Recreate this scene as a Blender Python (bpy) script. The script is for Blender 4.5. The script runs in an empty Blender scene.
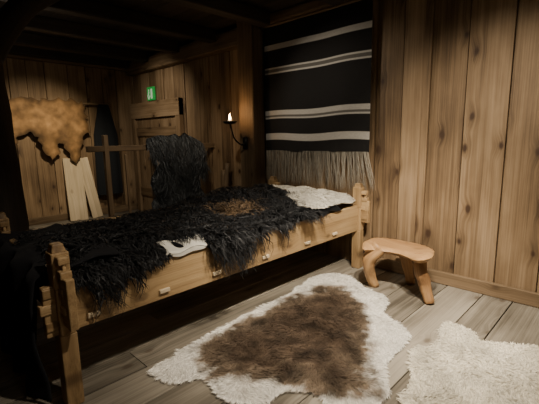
import bpy, bmesh, random
import numpy as np
from math import *
from mathutils import Vector, Matrix, noise, Euler
from mathutils.geometry import delaunay_2d_cdt
random.seed(4); rng=np.random.default_rng(4)
D=bpy.data; SC=bpy.context.scene
def link(o): SC.collection.objects.link(o); return o

# ---------------------------------------------------------------- materials
def newmat(name):
    m=D.materials.new(name); m.use_nodes=True
    nt=m.node_tree; b=nt.nodes["Principled BSDF"]
    return m,nt,b
def math_(nt,op,a,b=None,c=None,clamp=False):
    n=nt.nodes.new("ShaderNodeMath"); n.operation=op; n.use_clamp=clamp
    for i,v in enumerate((a,b,c)):
        if v is None: continue
        if isinstance(v,(int,float)): n.inputs[i].default_value=v
        else: nt.links.new(v,n.inputs[i])
    return n.outputs[0]
def ramp(nt,fac,stops):
    n=nt.nodes.new("ShaderNodeValToRGB"); e=n.color_ramp.elements
    while len(e)<len(stops): e.new(.5)
    for i,(p,c) in enumerate(stops): e[i].position=p; e[i].color=(*c,1)
    nt.links.new(fac,n.inputs[0]); return n.outputs[0]
def wood(name,cd,cm,cl,rough=.65,knots=1.0,streak=1.0,spec=.3,bump=.35,knotcol=(.045,.024,.013)):
    m,nt,b=newmat(name); L=nt.links
    g=nt.nodes.new("ShaderNodeAttribute"); g.attribute_name="gc"
    r=nt.nodes.new("ShaderNodeAttribute"); r.attribute_name="rnd"
    rn=r.outputs["Fac"]
    sep=nt.nodes.new("ShaderNodeSeparateXYZ"); L.new(g.outputs["Vector"],sep.inputs[0])
    # knots (2D, elliptical)
    kx=math_(nt,"MULTIPLY_ADD",sep.outputs[0],3.4,math_(nt,"MULTIPLY",rn,17.3))
    kz=math_(nt,"MULTIPLY_ADD",sep.outputs[2],2.0,math_(nt,"MULTIPLY",rn,31.7))
    cv=nt.nodes.new("ShaderNodeCombineXYZ"); L.new(kx,cv.inputs[0]); L.new(kz,cv.inputs[1])
    vo=nt.nodes.new("ShaderNodeTexVoronoi"); vo.voronoi_dimensions="2D"; vo.inputs["Scale"].default_value=1; L.new(cv.outputs[0],vo.inputs["Vector"])
    sc=nt.nodes.new("ShaderNodeSeparateColor"); L.new(vo.outputs["Color"],sc.inputs[0])
    kn=nt.nodes.new("ShaderNodeTexNoise"); kn.inputs["Scale"].default_value=3.5; L.new(cv.outputs[0],kn.inputs["Vector"])
    gate=math_(nt,"GREATER_THAN",sc.outputs[0],.45)
    kd=math_(nt,"ADD",vo.outputs["Distance"],math_(nt,"MULTIPLY_ADD",kn.outputs["Fac"],.12,-.06))
    kd=math_(nt,"ADD",kd,math_(nt,"MULTIPLY",sc.outputs[1],.03))
    mr=nt.nodes.new("ShaderNodeMapRange"); mr.interpolation_type="SMOOTHSTEP"
    L.new(kd,mr.inputs[0]); mr.inputs[1].default_value=.125; mr.inputs[2].default_value=.04; mr.inputs[3].default_value=0; mr.inputs[4].default_value=knots
    kmask=math_(nt,"MULTIPLY",mr.outputs[0],gate)
    halo=nt.nodes.new("ShaderNodeMapRange"); halo.interpolation_type="SMOOTHSTEP"
    L.new(kd,halo.inputs[0]); halo.inputs[1].default_value=.34; halo.inputs[2].default_value=.05; halo.inputs[3].default_value=0; halo.inputs[4].default_value=1
    hm=math_(nt,"MULTIPLY",halo.outputs[0],gate)
    # grain coordinates bent around knots
    gx=math_(nt,"MULTIPLY_ADD",hm,.03,sep.outputs[0])
    gx=math_(nt,"ADD",gx,math_(nt,"MULTIPLY",rn,5.1))
    gz=math_(nt,"MULTIPLY_ADD",rn,23.,sep.outputs[2])
    def grain(sx,sz,det,dist=0):
        c=nt.nodes.new("ShaderNodeCombineXYZ")
        L.new(math_(nt,"MULTIPLY",gx,sx),c.inputs[0]); L.new(math_(nt,"MULTIPLY",sep.outputs[1],sx),c.inputs[1]); L.new(math_(nt,"MULTIPLY",gz,sz),c.inputs[2])
        n=nt.nodes.new("ShaderNodeTexNoise"); n.inputs["Scale"].default_value=1; n.inputs["Detail"].default_value=det; n.inputs["Distortion"].default_value=dist
        L.new(c.outputs[0],n.inputs["Vector"]); return n.outputs["Fac"]
    g1=grain(24,.6,5,.1); g2=grain(95,1.4,3); g3=grain(3.5,1.3,5)
    f=math_(nt,"ADD",math_(nt,"MULTIPLY",g1,.42),math_(nt,"ADD",math_(nt,"MULTIPLY",g2,.32*streak),math_(nt,"MULTIPLY",g3,.55)))
    f=math_(nt,"SUBTRACT",f,.145)
    f=math_(nt,"ADD",f,math_(nt,"MULTIPLY_ADD",rn,.20,-.10))
    f=math_(nt,"SUBTRACT",f,math_(nt,"MULTIPLY",hm,.10*knots))
    col=ramp(nt,f,[(.30,cd),(.50,cm),(.70,cl)])
    mx=nt.nodes.new("ShaderNodeMix"); mx.data_type="RGBA"; L.new(kmask,mx.inputs["Factor"]); L.new(col,mx.inputs["A"]); mx.inputs["B"].default_value=(*knotcol,1)
    L.new(mx.outputs["Result"],b.inputs["Base Color"])
    b.inputs["Roughness"].default_value=rough; b.inputs["Specular IOR Level"].default_value=spec
    bp=nt.nodes.new("ShaderNodeBump"); bp.inputs["Strength"].default_value=bump; bp.inputs["Distance"].default_value=.006
    L.new(math_(nt,"ADD",g2,g1),bp.inputs["Height"]); L.new(bp.outputs[0],b.inputs["Normal"])
    return m
def vcolmat(name,rough=.7,spec=.2,noise_s=0,noise_amt=0,bump=0,bs=100,sheen=0,translucent=0):
    m,nt,b=newmat(name); L=nt.links
    a=nt.nodes.new("ShaderNodeAttribute"); a.attribute_name="col"
    out=a.outputs["Color"]
    tc=nt.nodes.new("ShaderNodeTexCoord")
    if noise_s:
        n=nt.nodes.new("ShaderNodeTexNoise"); n.inputs["Scale"].default_value=noise_s; n.inputs["Detail"].default_value=6; L.new(tc.outputs["Object"],n.inputs["Vector"])
        v=math_(nt,"MULTIPLY_ADD",n.outputs["Fac"],noise_amt*2,1-noise_amt)
        vm=nt.nodes.new("ShaderNodeVectorMath"); vm.operation="SCALE"; L.new(out,vm.inputs[0]); L.new(v,vm.inputs["Scale"]); out=vm.outputs[0]
    L.new(out,b.inputs["Base Color"])
    b.inputs["Roughness"].default_value=rough; b.inputs["Specular IOR Level"].default_value=spec
    b.inputs["Sheen Weight"].default_value=sheen
    if bump:
        n=nt.nodes.new("ShaderNodeTexNoise"); n.inputs["Scale"].default_value=bs; n.inputs["Detail"].default_value=4; L.new(tc.outputs["Object"],n.inputs["Vector"])
        bp=nt.nodes.new("ShaderNodeBump"); bp.inputs["Strength"].default_value=bump; bp.inputs["Distance"].default_value=.005
        L.new(n.outputs["Fac"],bp.inputs["Height"]); L.new(bp.outputs[0],b.inputs["Normal"])
    return m
def plain(name,col,rough=.5,metal=0,emit=None,es=0):
    m,nt,b=newmat(name)
    tc=nt.nodes.new("ShaderNodeTexCoord"); n=nt.nodes.new("ShaderNodeTexNoise"); n.inputs["Scale"].default_value=30
    nt.links.new(tc.outputs["Object"],n.inputs["Vector"])
    c=ramp(nt,n.outputs["Fac"],[(.3,tuple(x*.8 for x in col)),(.7,tuple(min(1,x*1.15) for x in col))])
    nt.links.new(c,b.inputs["Base Color"]); b.inputs["Roughness"].default_value=rough; b.inputs["Metallic"].default_value=metal
    if emit: b.inputs["Emission Color"].default_value=(*emit,1); b.inputs["Emission Strength"].default_value=es
    return m
M_wall=wood("wall_wood",(.075,.046,.024),(.185,.122,.066),(.31,.218,.130))
M_floor=wood("floor_wood",(.07,.060,.046),(.18,.158,.124),(.31,.278,.225),rough=.6,knots=.5)
M_beam=wood("beam_wood",(.05,.032,.018),(.13,.087,.048),(.22,.152,.09),knots=.5)
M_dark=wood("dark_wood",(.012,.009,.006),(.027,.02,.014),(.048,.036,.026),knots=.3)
M_bed=wood("bed_wood",(.20,.125,.058),(.35,.235,.118),(.50,.355,.19),rough=.5,knots=.55,streak=.8)
M_stool=wood("stool_wood",(.19,.095,.04),(.33,.19,.085),(.47,.29,.14),rough=.45,knots=.4)
M_light=wood("pale_wood",(.30,.23,.15),(.47,.38,.25),(.62,.51,.36),knots=.3)
M_fur=vcolmat("fur_strands",rough=.5,spec=.22)
M_furw=vcolmat("pale_fur_strands",rough=.75,spec=.15)
M_cloth=vcolmat("wool_cloth",rough=.95,spec=.05,noise_s=260,noise_amt=.35,bump=.6,bs=300,sheen=.02)
M_linen=vcolmat("linen_cloth",rough=.85,spec=.1,noise_s=12,noise_amt=.15,bump=.3,bs=60)
M_leather=vcolmat("leather_hide",rough=.7,spec=.2,noise_s=9,noise_amt=.6,bump=.8,bs=18)
M_iron=plain("wrought_iron",(.03,.028,.026),.5,.8)
M_wax=plain("candle_wax",(.8,.72,.55),.5)
M_flame=plain("candle_flame",(1,.7,.3),.5,0,(1,.6,.25),40)
M_green=plain("exit_green",(.03,.40,.08),.4,0,(.05,.7,.12),.12)
M_signw=plain("exit_pictogram",(.6,.8,.6),.4,0,(.7,1,.7),.2)

# ---------------------------------------------------------------- builders
class MB:
    def __init__(s): s.v=[];s.f=[];s.gc=[];s.r=[]
    def box(s,c,d,rot=None,rnd=None,taper=None,jit=0):
        c=Vector(c); R=(rot.to_matrix() if isinstance(rot,Euler) else rot) if rot is not None else Matrix.Identity(3)
        rnd=random.random() if rnd is None else rnd
        o=sorted(range(3),key=lambda i:d[i]); b=len(s.v)
        for k in range(8):
            q=[(-.5,.5)[(k>>i)&1]*d[i] for i in range(3)]
            if taper and q[taper[0]]>0:
                for i in range(3):
                    if i!=taper[0]: q[i]*=taper[1]
            if jit: q=[a+random.uniform(-jit,jit) for a in q]
            P=c+R@Vector(q); s.v.append(P)
            s.gc.append((q[o[1]]+rnd*3,q[o[0]],q[o[2]])); s.r.append(rnd)
        for f in ((0,2,3,1),(4,5,7,6),(0,1,5,4),(2,6,7,3),(0,4,6,2),(1,3,7,5)): s.f.append(tuple(b+i for i in f))
    def bx(s,x0,x1,y0,y1,z0,z1,**k): s.box(((x0+x1)/2,(y0+y1)/2,(z0+z1)/2),(x1-x0,y1-y0,z1-z0),**k)
    def tube(s,pts,rad,n=14,nz=.0,ns=8,flat=1.0,sub=4):
        P=[Vector(p) for p in pts]; Q=[];RR=[]
        for i in range(len(P)-1):
            p0=P[max(i-1,0)];p1=P[i];p2=P[i+1];p3=P[min(i+2,len(P)-1)]
            for j in range(sub):
                t=j/sub
                Q.append(.5*((2*p1)+(p2-p0)*t+(2*p0-5*p1+4*p2-p3)*t*t+(3*p1-p0-3*p2+p3)*t**3)); RR.append(rad[i]*(1-t)+rad[i+1]*t)
        Q.append(P[-1]); RR.append(rad[-1])
        rnd=random.random(); b=len(s.v); ln=0
        ref=Vector((0,0,1)) if abs((Q[-1]-Q[0]).normalized().z)<.8 else Vector((1,0,0))
        for i,q in enumerate(Q):
            T=(Q[min(i+1,len(Q)-1)]-Q[max(i-1,0)]).normalized(); A=T.cross(ref).normalized(); B=T.cross(A)
            if i: ln+=(q-Q[i-1]).length
            for k in range(n):
                a=2*pi*k/n; dd=A*cos(a)+B*sin(a)*flat; r=RR[i]
                if nz: r*=1+nz*noise.noise((q+dd*r)*ns+Vector((rnd*9,0,0)))
                s.v.append(q+dd*r); s.gc.append((cos(a)*r+rnd*3,sin(a)*r,ln)); s.r.append(rnd)
        for i in range(len(Q)-1):
            for k in range(n):
                k2=(k+1)%n; s.f.append((b+i*n+k,b+i*n+k2,b+(i+1)*n+k2,b+(i+1)*n+k))
        s.f.append(tuple(b+k for k in reversed(range(n)))); s.f.append(tuple(b+(len(Q)-1)*n+k for k in range(n)))
    def obj(s,name,mat,bevel=.006,smooth=False,parent=None):
        me=D.meshes.new(name); me.from_pydata([tuple(v) for v in s.v],[],s.f)
        a=me.attributes.new("gc","FLOAT_VECTOR","POINT"); a.data.foreach_set("vector",np.array(s.gc,dtype=np.float32).ravel())
        a=me.attributes.new("rnd","FLOAT","POINT"); a.data.foreach_set("value",np.array(s.r,dtype=np.float32))
        me.materials.append(mat); me.update()
        bm=bmesh.new(); bm.from_mesh(me); bmesh.ops.recalc_face_normals(bm,faces=bm.faces); bm.to_mesh(me); bm.free()
        if smooth:
            me.polygons.foreach_set("use_smooth",[True]*len(me.polygons))
        o=link(D.objects.new(name,me))
        if bevel:
            m=o.modifiers.new("bevel","BEVEL"); m.width=bevel; m.segments=2; m.limit_method="ANGLE"; m.angle_limit=radians(50)
        if parent: o.parent=parent
        return o
def npmesh(name,V,quads,C,mat,tris=None,smooth=True):
    me=D.meshes.new(name); V=np.asarray(V,dtype=np.float32)
    tris=np.zeros((0,3),int) if tris is None else np.asarray(tris,int).reshape(-1,3)
    quads=np.asarray(quads,int).reshape(-1,4)
    me.vertices.add(len(V)); me.vertices.foreach_set("co",V.ravel())
    li=np.concatenate([quads.ravel(),tris.ravel()]); me.loops.add(len(li)); me.loops.foreach_set("vertex_index",li.astype(np.int32))
    nf=len(quads)+len(tris); me.polygons.add(nf)
    tot=np.concatenate([np.full(len(quads),4),np.full(len(tris),3)]); st=np.concatenate([[0],np.cumsum(tot)[:-1]])
    me.polygons.foreach_set("loop_start",st.astype(np.int32))
    me.update(calc_edges=True); me.validate()
    me.polygons.foreach_set("use_smooth",np.full(len(me.polygons),smooth))
    a=me.attributes.new("col","FLOAT_COLOR","POINT"); cc=np.ones((len(V),4),dtype=np.float32); cc[:,:3]=C; a.data.foreach_set("color",cc.ravel())
    me.materials.append(mat)
    return link(D.objects.new(name,me))
def strands(root,dirv,nrm,length,width,col,K=4,lift=.3,grav=.3,curl=.1,tipcol=1.0,floor=None):
    N=len(root); dirv=dirv/np.linalg.norm(dirv,axis=1,keepdims=True)
    ph=rng.uniform(0,6.28,(N,1)); ph2=rng.uniform(0,6.28,(N,1))
    side=np.cross(dirv,nrm); side/=np.linalg.norm(side,axis=1,keepdims=True)+1e-9
    rs=side+nrm*rng.normal(0,.6,(N,1)); rs/=np.linalg.norm(rs,axis=1,keepdims=True)
    V=[];C=[]
    L=length[:,None]
    for k in range(K+1):
        t=k/K
        P=root+dirv*L*t+nrm*L*lift*sin(pi*.5*min(1,t*1.4))*(1-.5*t)+np.array([0,0,-1.])*L*grav*t*t
        P=P+side*L*curl*np.sin(ph+t*7)*t+nrm*L*curl*.6*np.sin(ph2+t*8)*t
        if floor is not None: P[:,2]=np.maximum(P[:,2],floor+.002)
        w=(width*(1-t**2*.85))[:,None]
        V+= [P-rs*w*.5,P+rs*w*.5]
        c=col*(1+(tipcol-1)*t); C+=[c,c]
    V=np.stack(V,1).reshape(-1,3); C=np.stack(C,1).reshape(-1,3)
    b=(np.arange(N)*(2*(K+1)))[:,None,None]; q=np.array([[2*k,2*k+1,2*k+3,2*k+2] for k in range(K)])[None]
    return V,(b+q).reshape(-1,4),np.clip(C,0,1)
def merge(parts):
    V=[];Q=[];T=[];C=[];o=0
    for v,q,t,c in parts:
        V.append(v);C.append(c)
        if len(q): Q.append(np.asarray(q)+o)
        if len(t): T.append(np.asarray(t)+o)
        o+=len(v)
    return np.concatenate(V),(np.concatenate(Q) if Q else np.zeros((0,4),int)),(np.concatenate(T) if T else np.zeros((0,3),int)),np.concatenate(C)
def vnoise(P,s,seed=0,octv=3):
    return np.array([noise.fractal(Vector((a*s+seed,b*s+seed*.7,c*s)),1.0,2.0,octv) for a,b,c in P])
def inpoly(P,poly):
    x,y=P[:,0],P[:,1]; r=np.zeros(len(P),bool); n=len(poly)
    for i in range(n):
        x1,y1=poly[i];x2,y2=poly[(i+1)%n]
        c=((y1>y)!=(y2>y))&(x<(x2-x1)*(y-y1)/((y2-y1) if y2!=y1 else 1e-9)+x1); r^=c
    return r
def polydist(P,poly):
    d=np.full(len(P),1e9); n=len(poly)
    for i in range(n):
        a=np.array(poly[i]);b=np.array(poly[(i+1)%n]);ab=b-a
        t=np.clip(((P-a)@ab)/(ab@ab+1e-12),0,1); d=np.minimum(d,np.linalg.norm(P-a-t[:,None]*ab,axis=1))
    return d
def rough_outline(poly,step=.03,amp=.03,seed=1,sharp=1):
    P=[Vector(p) for p in poly]; n=len(P); out=[]
    for i in range(n):
        p0,p1,p2,p3=P[i-1],P[i],P[(i+1)%n],P[(i+2)%n]; m=max(2,int((p2-p1).length/step))
        for j in range(m):
            t=j/m; q=.5*((2*p1)+(p2-p0)*t+(2*p0-5*p1+4*p2-p3)*t*t+(3*p1-p0-3*p2+p3)*t**3)
            q=q+Vector((noise.noise(Vector((q.x*9,q.y*9,seed))),noise.noise(Vector((q.x*9,q.y*9,seed+7)))))*amp
            out.append((q.x,q.y))
    return out
def polysheet(outline,step=.04):
    xs=[p[0] for p in outline]; ys=[p[1] for p in outline]
    g=np.array([(x+rng.uniform(-.2,.2)*step,y+rng.uniform(-.2,.2)*step) for x in np.arange(min(xs),max(xs),step) for y in np.arange(min(ys),max(ys),step)])
    g=g[inpoly(g,outline)&(polydist(g,outline)>step*.4)]
    vs=[Vector(p) for p in outline]+[Vector(p) for p in g]
    n=len(outline)
    r=delaunay_2d_cdt(vs,[],[list(range(n))],1,1e-5)
    V=np.array([(v.x,v.y) for v in r[0]]); F=[f for f in r[2]]
    return V,np.array([f for f in F if len(f)==3],int)

# ---------------------------------------------------------------- camera
f,pit,yaw,roll=378.74,.1701,.7725,.0165
F=Vector((cos(yaw)*cos(pit),sin(yaw)*cos(pit),-sin(pit))); R=Vector((sin(yaw),-cos(yaw),0)); U=R.cross(F)
R2=R*cos(roll)-U*sin(roll); U2=R*sin(roll)+U*cos(roll)
cam=D.cameras.new("camera"); co=link(D.objects.new("camera",cam)); SC.camera=co
cam.sensor_width=36; cam.lens=f/539*36; cam.clip_start=.05
M=Matrix((R2,U2,-F)).transposed().to_4x4(); M.translation=(0,0,1.5); co.matrix_world=M

XW=3.86; YN=7.74; XL=-1.2; YS=-1.6; ZC=3.06
# ---------------------------------------------------------------- room shell
def plankwall(name,axis,pos,edges,z0,z1,mat,sgn):
    mb=MB()
    for i in range(len(edges)-1):
        a,b=edges[i]+.005,edges[i+1]-.005
        e=(.014 if i%2 else 0)+random.uniform(-.004,.004)
        lo,hi=(pos-e,pos+.08) if sgn>0 else (pos-.08,pos+e)
        if axis==0: mb.bx(lo,hi,a,b,z0,z1)
        else: mb.bx(a,b,lo,hi,z0,z1)
    lo,hi=edges[0],edges[-1]
    if axis==0: mb.bx(pos+sgn*.04-.012,pos+sgn*.04+.012,lo,hi,z0,z1,rnd=.1)
    else: mb.bx(lo,hi,pos+sgn*.04-.012,pos+sgn*.04+.012,z0,z1,rnd=.1)
    return mb.obj(name,mat,.005)
def edg(a,b,lo=.24,hi=.36):
    e=[a]
    while e[-1]<b-hi: e.append(e[-1]+random.uniform(lo,hi))
    e.append(b); return e
E=edg(YS,.24)+[.52,.85,1.21,1.54,1.82,2.12]+edg(2.42,YN)
plankwall("wall_east",0,XW,E,0,ZC,M_wall,1)
plankwall("wall_north",1,YN,edg(XL,XW,.26,.42),0,ZC,M_wall,1)
plankwall("wall_west",0,XL,edg(YS,YN),0,ZC,M_wall,-1)
plankwall("wall_south",1,YS,edg(XL,XW),0,ZC,M_wall,-1)
mb=MB(); y=YS-.08
while y<YN+.08:
    w=random.uniform(.24,.33); x=XL-.08; 
    cut=random.uniform(-.5,2.5)
    for x0,x1 in ((XL-.08,cut),(cut,XW+.08)):
        mb.bx(x0+.002,x1-.002,y+.004,min(y+w,YN+.08)-.004,-.06,random.uniform(-.003,0))
    y+=w
mb.bx(XL-.08,XW+.08,YS-.08,YN+.08,-.10,-.05,rnd=.1)
mb.obj("floor",M_floor,.004)
mb=MB(); y=YS
x=XL-.08
while x<XW+.08:
    w=random.uniform(.22,.32); mb.bx(x+.002,min(x+w,XW+.08)-.002,YS-.08,YN+.08,ZC+.0,ZC+.06); x+=w
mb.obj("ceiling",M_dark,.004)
for i,yy in enumerate((.1,1.3,2.5,3.6,4.7,5.7,6.7,7.45)):
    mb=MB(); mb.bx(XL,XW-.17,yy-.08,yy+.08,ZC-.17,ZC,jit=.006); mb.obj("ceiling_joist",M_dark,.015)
mb=MB(); mb.bx(XW-.16,XW-.005,4.12,YN-.16,2.76,2.99,jit=.004,rnd=.4); mb.obj("ceiling_beam",M_beam,.02)
mb=MB(); mb.bx(XW-.12,XW-.005,YS,3.78,2.93,3.06,jit=.004,rnd=.7); mb.obj("ceiling_beam",M_beam,.02)
mb=MB(); mb.bx(XL,XW-.02,YN-.14,YN-.02,2.86,3.05,rnd=.3); mb.obj("ceiling_beam",M_beam,.02)
mb=MB(); mb.bx(XW-.24,XW-.015,3.80,4.10,0,ZC,jit=.006,rnd=.5); mb.obj("timber_post",M_beam,.018)
mb=MB(); mb.bx(XW-.05,XW-.014,1.525,1.60,.13,2.93,rnd=.2); mb.obj("trim_1",M_wall,.006)
mb=MB(); mb.bx(XW-.05,XW-.014,YS,2.3,0,.13,rnd=.85); mb.obj("baseboard_east",M_beam,.008)
mb=MB(); mb.bx(XL,XW,YN-.05,YN-.014,0,.13,rnd=.35); mb.obj("baseboard_north",M_beam,.008)
mb=MB()
mb.tube([(.72,4.15,0),(.74,4.15,1.),(.72,4.15,2.0),(.70,4.15,ZC)],[.19,.18,.17,.2],n=16,nz=.12,ns=3)
mb.tube([(.76,4.15,2.15),(.92,4.15,2.45),(1.15,4.15,2.75),(1.5,4.15,3.03)],[.10,.11,.11,.12],n=14,nz=.1,ns=3)
mb.obj("curved_timber_post",M_dark,0,True)

# ---------------------------------------------------------------- door in the east wall
mb=MB(); x=XW-.02
Y0,Y1=5.95,7.45
mb.bx(x-.09,x,Y0-.14,Y0,0,2.2,rnd=.5); mb.bx(x-.09,x,Y1,Y1+.14,0,2.2,rnd=.6); mb.bx(x-.10,x,Y0-.14,Y1+.14,1.90,2.2,rnd=.99)
e=edg(Y0,Y1,.26,.34)
for i in range(len(e)-1): mb.bx(x-.045,x-.005,e[i]+.004,e[i+1]-.004,.02,1.89,rnd=.45+random.random()*.3)
mb.bx(x-.075,x-.045,Y0+.03,Y1-.03,1.55,1.72,rnd=.2); mb.bx(x-.075,x-.045,Y0+.03,Y1-.03,.35,.52,rnd=.25)
mb.obj("door_1",M_wall,.008)
# exit sign
sg=link(D.objects.new("exit_sign",None)); x=XW-.014
mb=MB(); mb.bx(x-.04,x,6.72,6.98,2.23,2.48); mb.obj("panel",M_green,.008,parent=sg)
mb=MB(); X=x-.045
mb.bx(X,X+.004,6.77,6.83,2.26,2.44); mb.box((X+.002,6.90,2.42),(.006,.03,.03)); mb.box((X+.002,6.91,2.355),(.006,.035,.09),Euler((.3,0,0)))
mb.box((X+.002,6.93,2.29),(.006,.022,.08),Euler((-.5,0,0))); mb.box((X+.002,6.885,2.285),(.006,.022,.08),Euler((.6,0,0)))
mb.obj("pictogram",M_signw,0,parent=sg)

# ---------------------------------------------------------------- bed frame
BX0,BX1,BYF,BYB=.61,3.70,2.19,3.55
mb=MB()
zt,zb=.727,.44
mb.bx(BX0-.10,BX1+.06,BYF-.0,BYF+.045,zb,zt,rnd=.62)
mb.bx(BX0-.10,BX1+.06,BYB-.045,BYB,zb,zt+.05,rnd=.6)
mb.bx(BX0-.02,BX0+.025,BYF-.14,BYB+.12,zb+.06,zt+.06,rnd=.3)
mb.bx(BX1-.025,BX1+.02,BYF-.12,BYB+.10,zb+.1,zt+.06,rnd=.7)
for yy in (BYF+.02,BYB-.02):
    for xx in (BX0,BX1):
        hh=.95 if xx==BX0 else .97
        mb.bx(xx-.045,xx+.045,yy-.05,yy+.05,0,zb-.0,rnd=.4)
        mb.bx(xx-.04,xx+.04,yy-.052,yy+.052,zb,zt-.02,rnd=.45)
        mb.bx(xx-.045,xx+.045,yy-.05,yy+.05,zt-.02,hh-.04,rnd=.42)
        mb.box((xx,yy,hh-.02),(.075,.085,.05),rnd=.5,taper=(2,.7))
        sx=-1 if xx==BX0 else 1
        for k,zz in enumerate((.50,.60,.69)):
            mb.bx(*sorted((xx+sx*.04,xx+sx*(.10+.02*(k%2)))),yy-.03,yy+.03,zz-.025,zz+.03,rnd=random.random())
        for k,zz in enumerate((.60,.70,.80,.875)):
            mb.bx(xx-.03,xx+.03,yy-.12+.015*(k%2),yy-.04,zz-.022,zz+.022,rnd=random.random())
        mb.box((xx,yy-.085,.72),(.026,.03,.34),rnd=.9,taper=(2,.7))
x=BX0+.12
while x<BX1-.1:
    mb.bx(x,x+.2,BYF+.03,BYB-.03,.455,.48); x+=.215
bed=link(D.objects.new("wooden_bed",None))
mb.obj("frame",M_bed,.007,parent=bed)
mb=MB()
for xx in (.76,1.22,1.66,2.18,2.75,3.2): mb.bx(xx-.038,xx+.038,BYF-.02,BYF+.0,.487,.515,rnd=.97)
mb.obj("tenon_pegs",M_light,.005,parent=bed)

# ---------------------------------------------------------------- bed coverings
def bedh(x,y):
    h=.735+.045*np.sin(x*3.1+y*2.0)*np.sin(y*2.7+.4)
    h+=.15*np.exp(-((x-2.75)**2/.35+(y-3.25)**2/.12))
    h+=.09*np.exp(-((x-1.7)**2/.3+(y-2.8)**2/.2))
    h+=.12*np.exp(-((x-3.45)**2/.1+(y-2.8)**2/.5))
    h+=.025*np.sin(x*9+y*5)*np.sin(y*11-x*3)
    e=np.minimum(y-2.19,3.5-y); return np.where(e<.15,h*(e/.15)+.72*(1-e/.15),h)
Xk=[.6,.8,1.0,1.2,1.30,1.55,1.65,1.9,2.05,2.2,2.4,2.6,2.95,3.3]; Hk=[.04,.06,.08,.04,.0,.0,.06,.08,.02,.0,.04,.0,.0,.0]
VL=3.48-2.165
def pelt_pos(u,v):
    hang=np.maximum(v-VL,0)
    y=np.where(v<VL,3.48-v,2.165-.01*np.minimum(hang/.03,1))
    z=np.where(v<VL,bedh(u,np.minimum(3.48-v,3.48))+.02,.745-hang)
    return np.stack([u,y,z],1)
nu,nv=110,60
uu=np.linspace(.66,3.32,nu); G=[]
for j in range(nv):
    v=(j/(nv-1))*(VL+np.interp(uu,Xk,Hk))
    G.append(pelt_pos(uu,v))
G=np.array(G); V=G.reshape(-1,3); V[:,2]+=.012*np.sin(V[:,0]*23+V[:,1]*17)*(V[:,2]>.7)
Q=[(j*nu+i,j*nu+i+1,(j+1)*nu+i+1,(j+1)*nu+i) for j in range(nv-1) for i in range(nu-1)]
dark=np.array([.005,.005,.0055])
N=28000
u=rng.uniform(.66,3.3,N); v=rng.uniform(0,1,N)**.85*(VL+np.interp(u,Xk,Hk)); root=pelt_pos(u,v)
keep=~((u>1.27)&(u<1.58)&(root[:,1]<2.32))&~((u>2.98)&(root[:,1]<2.75)); u,v,root=u[keep],v[keep],root[keep]; N=len(u)
on=(v<VL)[:,None]
nz=vnoise(root,2.6,3); nz2=vnoise(root,1.6,13)
ang=nz*9+rng.normal(0,.24,N)
flow=np.stack([np.cos(ang),np.sin(ang)-.35,np.zeros(N)],1)
d=np.where(on,flow,np.stack([.35+rng.normal(0,.3,N),np.full(N,-.12),np.full(N,-1.)],1))
near=(v>VL-.10)&(v<=VL); d[near]=np.stack([.2+rng.normal(0,.3,near.sum()),np.full(near.sum(),-1.),np.zeros(near.sum())],1)
nrm=np.where(on,np.array([[0,0,1.]]),np.array([[0,-1.,0.05]]))
L=rng.uniform(.08,.16,N)*np.where(v>VL-.1,np.clip(.6+vnoise(np.column_stack([u,u*0,u*0]),8,2)*1.7,.25,1.2),1.)
br=np.exp(-(((u-2.35+.25*nz2)/.42)**2+((root[:,1]-2.80+.2*nz)/.30)**2))
isb=br>rng.uniform(.35,.85,N)
col=np.where(isb[:,None],np.array([[.095,.064,.038]])*rng.uniform(.4,1.5,(N,1)),np.array([[.0075,.0078,.0085]])*rng.uniform(.4,3.0,(N,1)))
s=strands(root,d,nrm,L,rng.uniform(.004,.010,N),col,K=5,lift=.48,grav=.42,curl=.18,tipcol=1.4)
Vm,Qm,Tm,Cm=merge([(V,Q,[],np.tile(dark,(len(V),1))),(s[0],s[1],[],s[2])])
npmesh("black_sheepskin_blanket",Vm,Qm,Cm,M_fur)

def pelt_patch(name,outline,hf,colf,N,Ls,mat,lift=.25,grav=.2,curl=.12,seed=2,w=(.004,.007),flow=None,floor=None):
    O=rough_outline(outline,.035,.03,seed); V2,T=polysheet(O,.04)
    z=hf(V2[:,0],V2[:,1]); V=np.column_stack([V2,z]); C=colf(V2)*.8
    bb=np.array(O); P=rng.uniform(bb.min(0),bb.max(0),(int(N*1.8),2)); P=P[inpoly(P,O)][:N]
    edge=np.array(O)[rng.integers(0,len(O),int(N*.06))]+rng.normal(0,.006,(int(N*.06),2)); P=np.concatenate([P,edge]); n=len(P)
    root=np.column_stack([P,hf(P[:,0],P[:,1])+.003])
    c0=bb.mean(0)
    n1=vnoise(root,3,seed)
    fl=np.array(flow if flow else (0,0.))
    out=(P-c0); out/=np.linalg.norm(out,axis=1,keepdims=True)+1e-6
    a=n1*2.5
    dd=fl+out*.8; dd=np.stack([dd[:,0]*np.cos(a)-dd[:,1]*np.sin(a),dd[:,0]*np.sin(a)+dd[:,1]*np.cos(a)],1)+rng.normal(0,.25,(n,2))
    d=np.column_stack([dd,np.zeros(n)])
    col=colf(P)*rng.uniform(.68,1.12,(n,1))
    s=strands(root,d,np.tile([0,0,1.],(n,1)),rng.uniform(Ls[0],Ls[1],n),rng.uniform(w[0],w[1],n),col,K=3,lift=lift,grav=grav,curl=curl,floor=floor)
    Vm,Qm,Tm,Cm=merge([(V,[],T,C),(s[0],s[1],[],s[2])])
    return npmesh(name,Vm,Qm,Cm,mat,tris=Tm)
def whitec(P):
    n=vnoise(np.column_stack([P,np.zeros(len(P))]),4,5)
    return np.array([[.60,.57,.50]])*(1+.25*n[:,None])
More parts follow.
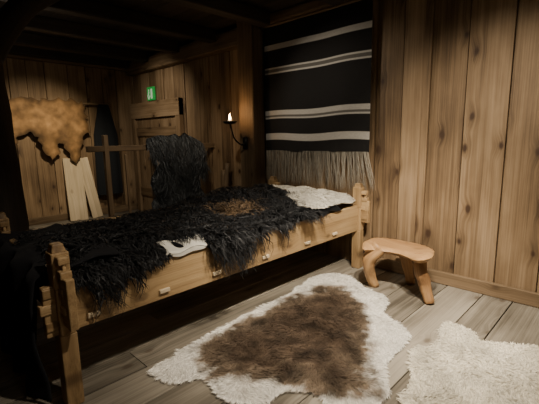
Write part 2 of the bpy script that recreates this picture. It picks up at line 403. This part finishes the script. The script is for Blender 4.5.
pelt_patch("white_sheepskin",[(3.02,2.235),(3.30,2.23),(3.62,2.24),(3.64,2.7),(3.62,3.3),(3.38,3.25),(3.28,2.9),(3.0,2.62),(2.94,2.4)],lambda x,y:bedh(x,y)+.055,whitec,3600,(.02,.045),M_furw,seed=3)
# linen sheet showing at the front rail
nx,ny=30,24; V=[]
for j in range(ny):
    t=j/(ny-1); s_=t*.22
    for i in range(nx):
        uq=i/(nx-1); x=1.26+.33*uq+.02*sin(t*5)
        if s_<.15: y=2.33-s_; z=float(bedh(np.array(x),np.array(y)))+.035
        else: y=2.18-.012*min((s_-.15)/.02,1); z=.755-(s_-.15)*(.3+.3*sin(uq*pi))
        V.append((x,y,z+.008*sin(x*30+s_*10)))
Q=[(j*nx+i,j*nx+i+1,(j+1)*nx+i+1,(j+1)*nx+i) for j in range(ny-1) for i in range(nx-1)]
npmesh("linen_sheet",V,Q,np.tile([.60,.58,.52],(len(V),1)),M_linen)

# dark wool blanket over foot board
ny,ns=70,60; V=[]
for j in range(ns):
    s_=j/(ns-1)*1.32
    for i in range(ny):
        t=i/(ny-1); y=2.26+1.23*t
        if s_<.42: x=.98-s_; z=.80+.02*sin(9*t+s_*12)
        else:
            h=s_-.42; a=min(h/.06,1)
            x=.56-.05*a-.035*a*sin(22*t+1.2*sin(5*h))-.05*h; z=.80-max(0,h-.02)*.87
            y+=.03*h*sin(7*t)
        x+=.008*noise.noise(Vector((y*6,s_*6,1)))
        V.append((x,y,z+.01*noise.noise(Vector((y*8,s_*8,4)))))
Q=[(j*ny+i,j*ny+i+1,(j+1)*ny+i+1,(j+1)*ny+i) for j in range(ns-1) for i in range(ny-1)]
o=npmesh("dark_wool_blanket",V,Q,np.tile([.013,.013,.015],(len(V),1)),M_cloth)
o.modifiers.new("solid","SOLIDIFY").thickness=.012

# ---------------------------------------------------------------- hides on the floor
H1=[(1.06,2.12),(1.38,2.19),(1.93,2.25),(2.59,2.27),(3.10,2.36),(3.36,2.17),(3.22,1.86),(3.09,1.54),(2.82,1.42),(2.68,1.19),(2.48,1.06),(2.14,1.06),(1.85,.90),(1.62,1.00),(1.58,1.30),(1.31,1.42),(1.22,1.61),(1.25,1.81),(1.09,1.94)]
B1=[(1.45,2.11),(1.95,2.17),(2.50,2.18),(2.85,2.13),(3.0,1.90),(2.78,1.56),(2.48,1.36),(2.10,1.20),(1.84,1.0),(1.66,1.04),(1.60,1.40),(1.38,1.54),(1.32,1.86)]
def hcol(P):
    P3=np.column_stack([P,np.zeros(len(P))])
    sd=polydist(P,B1)*np.where(inpoly(P,B1),1,-1)+.10*vnoise(P3,4,2)+.06*vnoise(P3,14,4)
    m=np.clip((sd+.07)/.10,0,1)[:,None]
    mid=np.clip((sd)/.20,0,1)[:,None]
    brown=np.array([[.165,.125,.088]])*(1-mid)+np.array([[.062,.043,.029]])*mid
    brown=brown*(1+.8*vnoise(P3,7,9)[:,None])
    w=np.array([[.80,.77,.71]])*(1+.16*vnoise(P3,6,1)[:,None])
    return np.clip(w*(1-m)+brown*m,0,.95)
def hz(poly,amp,seed):
    def f_(x,y):
        P=np.column_stack([x,y]); d=polydist(P,poly)
        return .006+np.minimum(d,.2)/.2*.024*(1+amp*vnoise(np.column_stack([P,np.zeros(len(P))]),2.6,seed))
    return f_
pelt_patch("reindeer_hide",H1,hz(H1,1.1,1),hcol,55000,(.016,.036),M_furw,lift=.25,grav=.1,curl=.06,seed=6,w=(.003,.005),flow=(-.5,-.3),floor=0)
H2=[(1.88,.80),(2.14,.87),(2.48,.99),(2.62,.90),(2.98,.96),(2.98,.80),(2.88,.66),(3.0,.48),(3.06,.30),(2.95,.0),(2.5,-.25),(2.05,-.05),(1.85,.3),(1.92,.55)]
def wcol(P):
    P3=np.column_stack([P,np.zeros(len(P))])
    return np.clip(np.array([[.72,.67,.55]])*(1+.32*vnoise(P3,5,7)[:,None]),0,.92)
pelt_patch("white_animal_hide",H2,hz(H2,1.1,3),wcol,30000,(.018,.04),M_furw,lift=.27,grav=.1,curl=.08,seed=8,w=(.003,.0055),flow=(-.3,-.3),floor=0)

# ---------------------------------------------------------------- stool
mb=MB()
O=[(3.20,1.86),(3.38,1.90),(3.56,1.84),(3.68,1.68),(3.69,1.50),(3.60,1.36),(3.45,1.26),(3.22,1.20),(3.13,1.27),(3.24,1.42),(3.30,1.56),(3.23,1.72),(3.13,1.80)]
O=rough_outline(O,.03,.01,3); V2,T=polysheet(O,.035); b=len(mb.v); n=len(V2)
pd=polydist(V2,O)
for s_ in (1,-1):
    for i,(x,y) in enumerate(V2):
        e=min(pd[i]/.03,1); dish=.045*(abs(y-1.55)/.33)**2
        mb.v.append(Vector((x,y,.395+dish+(.028*e**.5 if s_>0 else -.035*e**.5)))); mb.gc.append((x,.0,y)); mb.r.append(.45)
for t in T: mb.f.append((b+t[0],b+t[1],b+t[2])); mb.f.append((b+n+t[2],b+n+t[1],b+n+t[0]))
mb.tube([(3.30,1.72,.42),(3.24,1.79,.32),(3.27,1.81,.16),(3.33,1.78,0)],[.068,.066,.055,.045],nz=.25,ns=14)
mb.tube([(3.56,1.60,.41),(3.60,1.59,.25),(3.62,1.53,0)],[.06,.055,.04],nz=.25,ns=14)
mb.tube([(3.34,1.34,.42),(3.29,1.31,.29),(3.31,1.27,.14),(3.27,1.21,0)],[.064,.06,.05,.042],nz=.25,ns=14)
mb.obj("three_legged_stool",M_stool,0,True)

# ---------------------------------------------------------------- woven wall hanging
XT=3.77; Y0,Y1=2.14,3.72; zt,zb=2.90,1.31
ny,nz_=90,240; V=[];C=[]
for j in range(nz_):
    z=zt+(zb-zt)*j/(nz_-1)
    for i in range(ny):
        t=i/(ny-1); y=Y0+(Y1-Y0)*t
        V.append((XT+.012*sin(t*14+z)*(1-(z-zb)/1.6*.6)+.006*noise.noise(Vector((y*3,z*3,0))),y,z+.012*sin(t*9)*(1-(z-zb)/1.6)))
        c=np.array([.016,.0155,.0155])
        s_=(zt-z)
        def band(a,b): return a<=s_<=b
        if band(.22,.29) or band(.51,.53) or band(.57,.59) or band(1.06,1.12) or band(1.15,1.165) or band(1.36,1.45): c=np.array([.38,.365,.335])
        elif band(.53,.57) or band(1.12,1.15): c=np.array([.10,.095,.085])
        C.append(c*(1+.15*noise.noise(Vector((y*40,z*90,2)))))
Q=[(j*ny+i,j*ny+i+1,(j+1)*ny+i+1,(j+1)*ny+i) for j in range(nz_-1) for i in range(ny-1)]
C=np.array(C)
root=[];tc=[]
for k in range(110):
    yy=Y0+(Y1-Y0)*(k+.5)/110
    dy=rng.normal(0,.02)
    for m_ in range(6): root.append((XT+rng.normal(0,.004),yy+rng.normal(0,.003),zb+.01)); tc.append(dy)
root=np.array(root); tc=np.array(tc); N=len(root)
d=np.column_stack([np.zeros(N)+rng.normal(0,.02,N),tc*4+rng.normal(0,.02,N)-.03-.22*np.clip((2.5-root[:,1])/.36,0,1)**2,-np.ones(N)])
s=strands(root,d,np.tile([-1.,0,0],(N,1)),rng.uniform(.38,.46,N),rng.uniform(.003,.005,N),np.array([[.34,.31,.255]])*rng.uniform(.35,1.2,(N,1)),K=8,lift=.02,grav=0,curl=.025)
V=np.array(V)
Vm,Qm,Tm,Cm=merge([(V,Q,[],C),(s[0],s[1],[],s[2])])
npmesh("woven_wall_hanging",Vm,Qm,Cm,M_cloth)
mb=MB(); mb.tube([(XT+.0,2.0,2.915),(XT+.0,3.79,2.915)],[.014,.014],n=10,sub=2); mb.obj("hanging_rod",M_beam,0,True)

# ---------------------------------------------------------------- leather hide and garment on a rod near the north wall
YR=7.60
mb=MB(); mb.tube([(1.45,YR,2.16),(2.3,YR,2.17),(3.35,YR,2.18)],[.018,.02,.018],n=10)
for xx in (1.7,2.85,3.3): mb.tube([(xx,YR-.03,2.14),(xx,YN-.02,2.15)],[.018,.02],n=8,sub=2)
mb.obj("wall_rod",M_beam,0,True)
LH=[(1.60,2.20),(1.50,1.98),(1.58,1.80),(1.50,1.52),(1.50,1.22),(1.60,1.26),(1.70,1.52),(1.84,1.60),(2.0,1.56),(2.04,1.36),(2.14,1.22),(2.22,1.14),(2.32,1.34),(2.44,1.42),(2.50,1.22),(2.60,1.06),(2.70,1.28),(2.74,1.54),(2.88,1.72),(2.84,1.98),(2.80,2.21),(2.2,2.22)]
O=rough_outline(LH,.02,.09,2); V2,T=polysheet(O,.03)
V=np.array([(x,YR-.035+.035*noise.noise(Vector((x*5,z*2.2,3)))*min(1,(2.3-z)*2),z) for x,z in V2])
nn=vnoise(V,3,4); n5=vnoise(V,9,8); C=np.array([[.25,.145,.062]])*(1+.6*nn[:,None])*(1+.5*n5[:,None]); ed=polydist(V2,O); C*= (.35+.65*np.minimum(ed/.08,1))[:,None]
npmesh("leather_hide",V,[],np.clip(C,.01,1),M_leather,tris=T)
nx,nzz=40,50; V=[]
for j in range(nzz):
    t=j/(nzz-1); z=2.17-1.75*t; w=.10+.12*min(t*3,1)+.03*t
    for i in range(nx):
        a=2*pi*i/nx; V.append((3.20+w*cos(a)*(1+.06*sin(5*a)),YR-.02+(.05+.03*t)*sin(a)+.02*sin(a*7)*t,z))
Q=[(j*nx+i,j*nx+(i+1)%nx,(j+1)*nx+(i+1)%nx,(j+1)*nx+i) for j in range(nzz-1) for i in range(nx)]
npmesh("hanging_garment",V,Q,np.tile([.016,.018,.021],(len(V),1)),M_cloth)
mb=MB()
mb.box((2.53,YN-.17,.585),(.32,.03,1.18),Euler((-.20,.04,0)),rnd=.8)
mb.box((2.80,YN-.16,.585),(.20,.03,1.18),Euler((-.18,-.10,0)),rnd=.95)
mb.obj("leaning_board",M_light,.005)
# ---------------------------------------------------------------- rack with black fur hide
YK=5.0
mb=MB()
mb.bx(1.85,XW-.02,YK-.03,YK+.03,1.345,1.42,rnd=.5)
mb.bx(2.06,2.12,YK-.035,YK+.035,0,1.56,rnd=.75)
mb.bx(2.72,2.79,YK-.035,YK+.035,0,1.42,rnd=.6)
mb.bx(2.30,2.335,YK-.09,YK-.06,0.,1.3,rnd=.9)
mb.obj("wooden_drying_rack",M_beam,.008)
O=[(2.64,1.52),(2.66,1.38),(2.78,1.15),(2.68,.95),(2.74,.7),(2.66,.52),(2.95,.40),(3.15,.50),(3.35,.38),(3.55,.55),(3.50,.85),(3.58,1.10),(3.54,1.38),(3.44,1.52),(3.2,1.56),(2.95,1.55)]
O=rough_outline(O,.04,.05,4); V2,T=polysheet(O,.04)
def ky(x,z): return YK-.07-.04*np.sin(x*9)-.03*np.sin(z*6)
V=np.column_stack([V2[:,0],ky(V2[:,0],V2[:,1]),V2[:,1]])
N=9000; bb=np.array(O); P=rng.uniform(bb.min(0),bb.max(0),(N*2,2)); P=P[inpoly(P,O)][:N]; n=len(P)
root=np.column_stack([P[:,0],ky(P[:,0],P[:,1])-.004,P[:,1]])
nz=vnoise(root,3,6)
d=np.column_stack([nz*1.6+rng.normal(0,.3,n),np.full(n,-.15),-np.ones(n)])
s=strands(root,d,np.tile([0,-1.,.1],(n,1)),rng.uniform(.09,.2,n),rng.uniform(.005,.011,n),np.array([[.026,.029,.031]])*rng.uniform(.2,2.6,(n,1)),K=5,lift=.35,grav=.2,curl=.12)
Vm,Qm,Tm,Cm=merge([(V,[],T,np.tile(dark,(len(V),1))),(s[0],s[1],[],s[2])])
npmesh("black_fur_hide",Vm,Qm,Cm,M_fur,tris=Tm)
mb=MB()
mb.tube([(3.55,4.55,0),(3.62,4.50,.5),(3.70,4.48,1.12)],[.05,.045,.035],nz=.25,ns=9)
mb.obj("driftwood_log",M_beam,0,True)
mb=MB(); mb.tube([(3.68,4.72,0),(3.72,4.62,.5),(3.77,4.66,1.0)],[.06,.05,.05],nz=.25,ns=9)
mb.obj("driftwood_log",M_beam,0,True)
# ---------------------------------------------------------------- candle sconce
cs=link(D.objects.new("candle_sconce",None))
mb=MB()
mb.tube([(3.60,3.97,1.42),(3.55,3.99,1.40),(3.46,4.02,1.48),(3.42,4.03,1.60),(3.40,4.04,1.68)],[.012,.012,.010,.010,.009],n=8)
mb.bx(3.597,3.612,3.93,4.01,1.34,1.50)
b=len(mb.v); n=20
for r,z in ((.012,1.68),(.07,1.685),(.10,1.715),(.098,1.718),(.068,1.69),(.012,1.686)):
    for k in range(n): a=2*pi*k/n; mb.v.append(Vector((3.40+r*cos(a),4.04+r*sin(a),z))); mb.gc.append((0,0,0)); mb.r.append(.5)
for i in range(5):
    for k in range(n): mb.f.append((b+i*n+k,b+i*n+(k+1)%n,b+(i+1)*n+(k+1)%n,b+(i+1)*n+k))
mb.obj("bracket_and_dish",M_iron,0,True,parent=cs)
mb=MB(); mb.tube([(3.40,4.04,1.685),(3.40,4.04,1.735)],[.034,.032],n=14,sub=2); mb.obj("candle",M_wax,0,True,parent=cs)
mb=MB(); mb.tube([(3.40,4.04,1.737),(3.40,4.04,1.752),(3.40,4.04,1.780),(3.40,4.04,1.82)],[.006,.018,.014,.001],n=10); mb.obj("flame",M_flame,0,True,parent=cs)

# ---------------------------------------------------------------- lights
WC=(1,.87,.69)
def spot(name,loc,tgt,e,ang,blend=.6,col=WC,r=.04):
    l=D.lights.new(name,"SPOT"); l.energy=e; l.spot_size=radians(ang); l.spot_blend=blend; l.color=col; l.shadow_soft_size=r
    o=link(D.objects.new(name,l)); o.location=loc; o.rotation_euler=(Vector(tgt)-Vector(loc)).to_track_quat("-Z","Y").to_euler(); return o
spot("ceiling_spot_key",(2.0,.6,2.8),(2.8,1.7,0),740,78,.9)
spot("ceiling_spot_wall",(1.9,.9,2.8),(XW,.9,.6),330,84,.95)
spot("ceiling_spot_textile",(2.3,3.3,2.8),(XW,2.5,1.4),90,80,.9)
spot("ceiling_spot_hide",(2.0,5.2,2.8),(2.1,7.6,1.3),310,58,.9,col=(1,.83,.58))
spot("ceiling_spot_door",(2.4,5.6,2.8),(XW,6.4,1.8),80,80,.9)
spot("ceiling_spot_rack",(2.3,3.4,2.8),(3.0,5.0,1.1),110,70,.9)
spot("ceiling_spot_foot",(1.2,.5,2.8),(1.3,2.3,.5),170,62,.9)
l=D.lights.new("fill_light","POINT"); l.energy=16; l.color=WC; l.shadow_soft_size=.35; o=link(D.objects.new("fill_light",l)); o.location=(.6,-.6,2.3)  # added fill light to lift the dim room and ceiling, no actual lamp
l=D.lights.new("fill_light_far","POINT"); l.energy=9; l.color=WC; l.shadow_soft_size=.35; o=link(D.objects.new("fill_light_far",l)); o.location=(1.2,5.4,2.1)  # second added fill, brightens the north end without a real fixture
l=D.lights.new("candle_light","POINT"); l.energy=4; l.color=(1,.6,.28); l.shadow_soft_size=.02; o=link(D.objects.new("candle_light",l)); o.location=(3.40,4.04,1.85)
w=D.worlds.new("world"); SC.world=w; w.use_nodes=True
w.node_tree.nodes["Background"].inputs[0].default_value=(.5,.42,.35,1); w.node_tree.nodes["Background"].inputs[1].default_value=.02
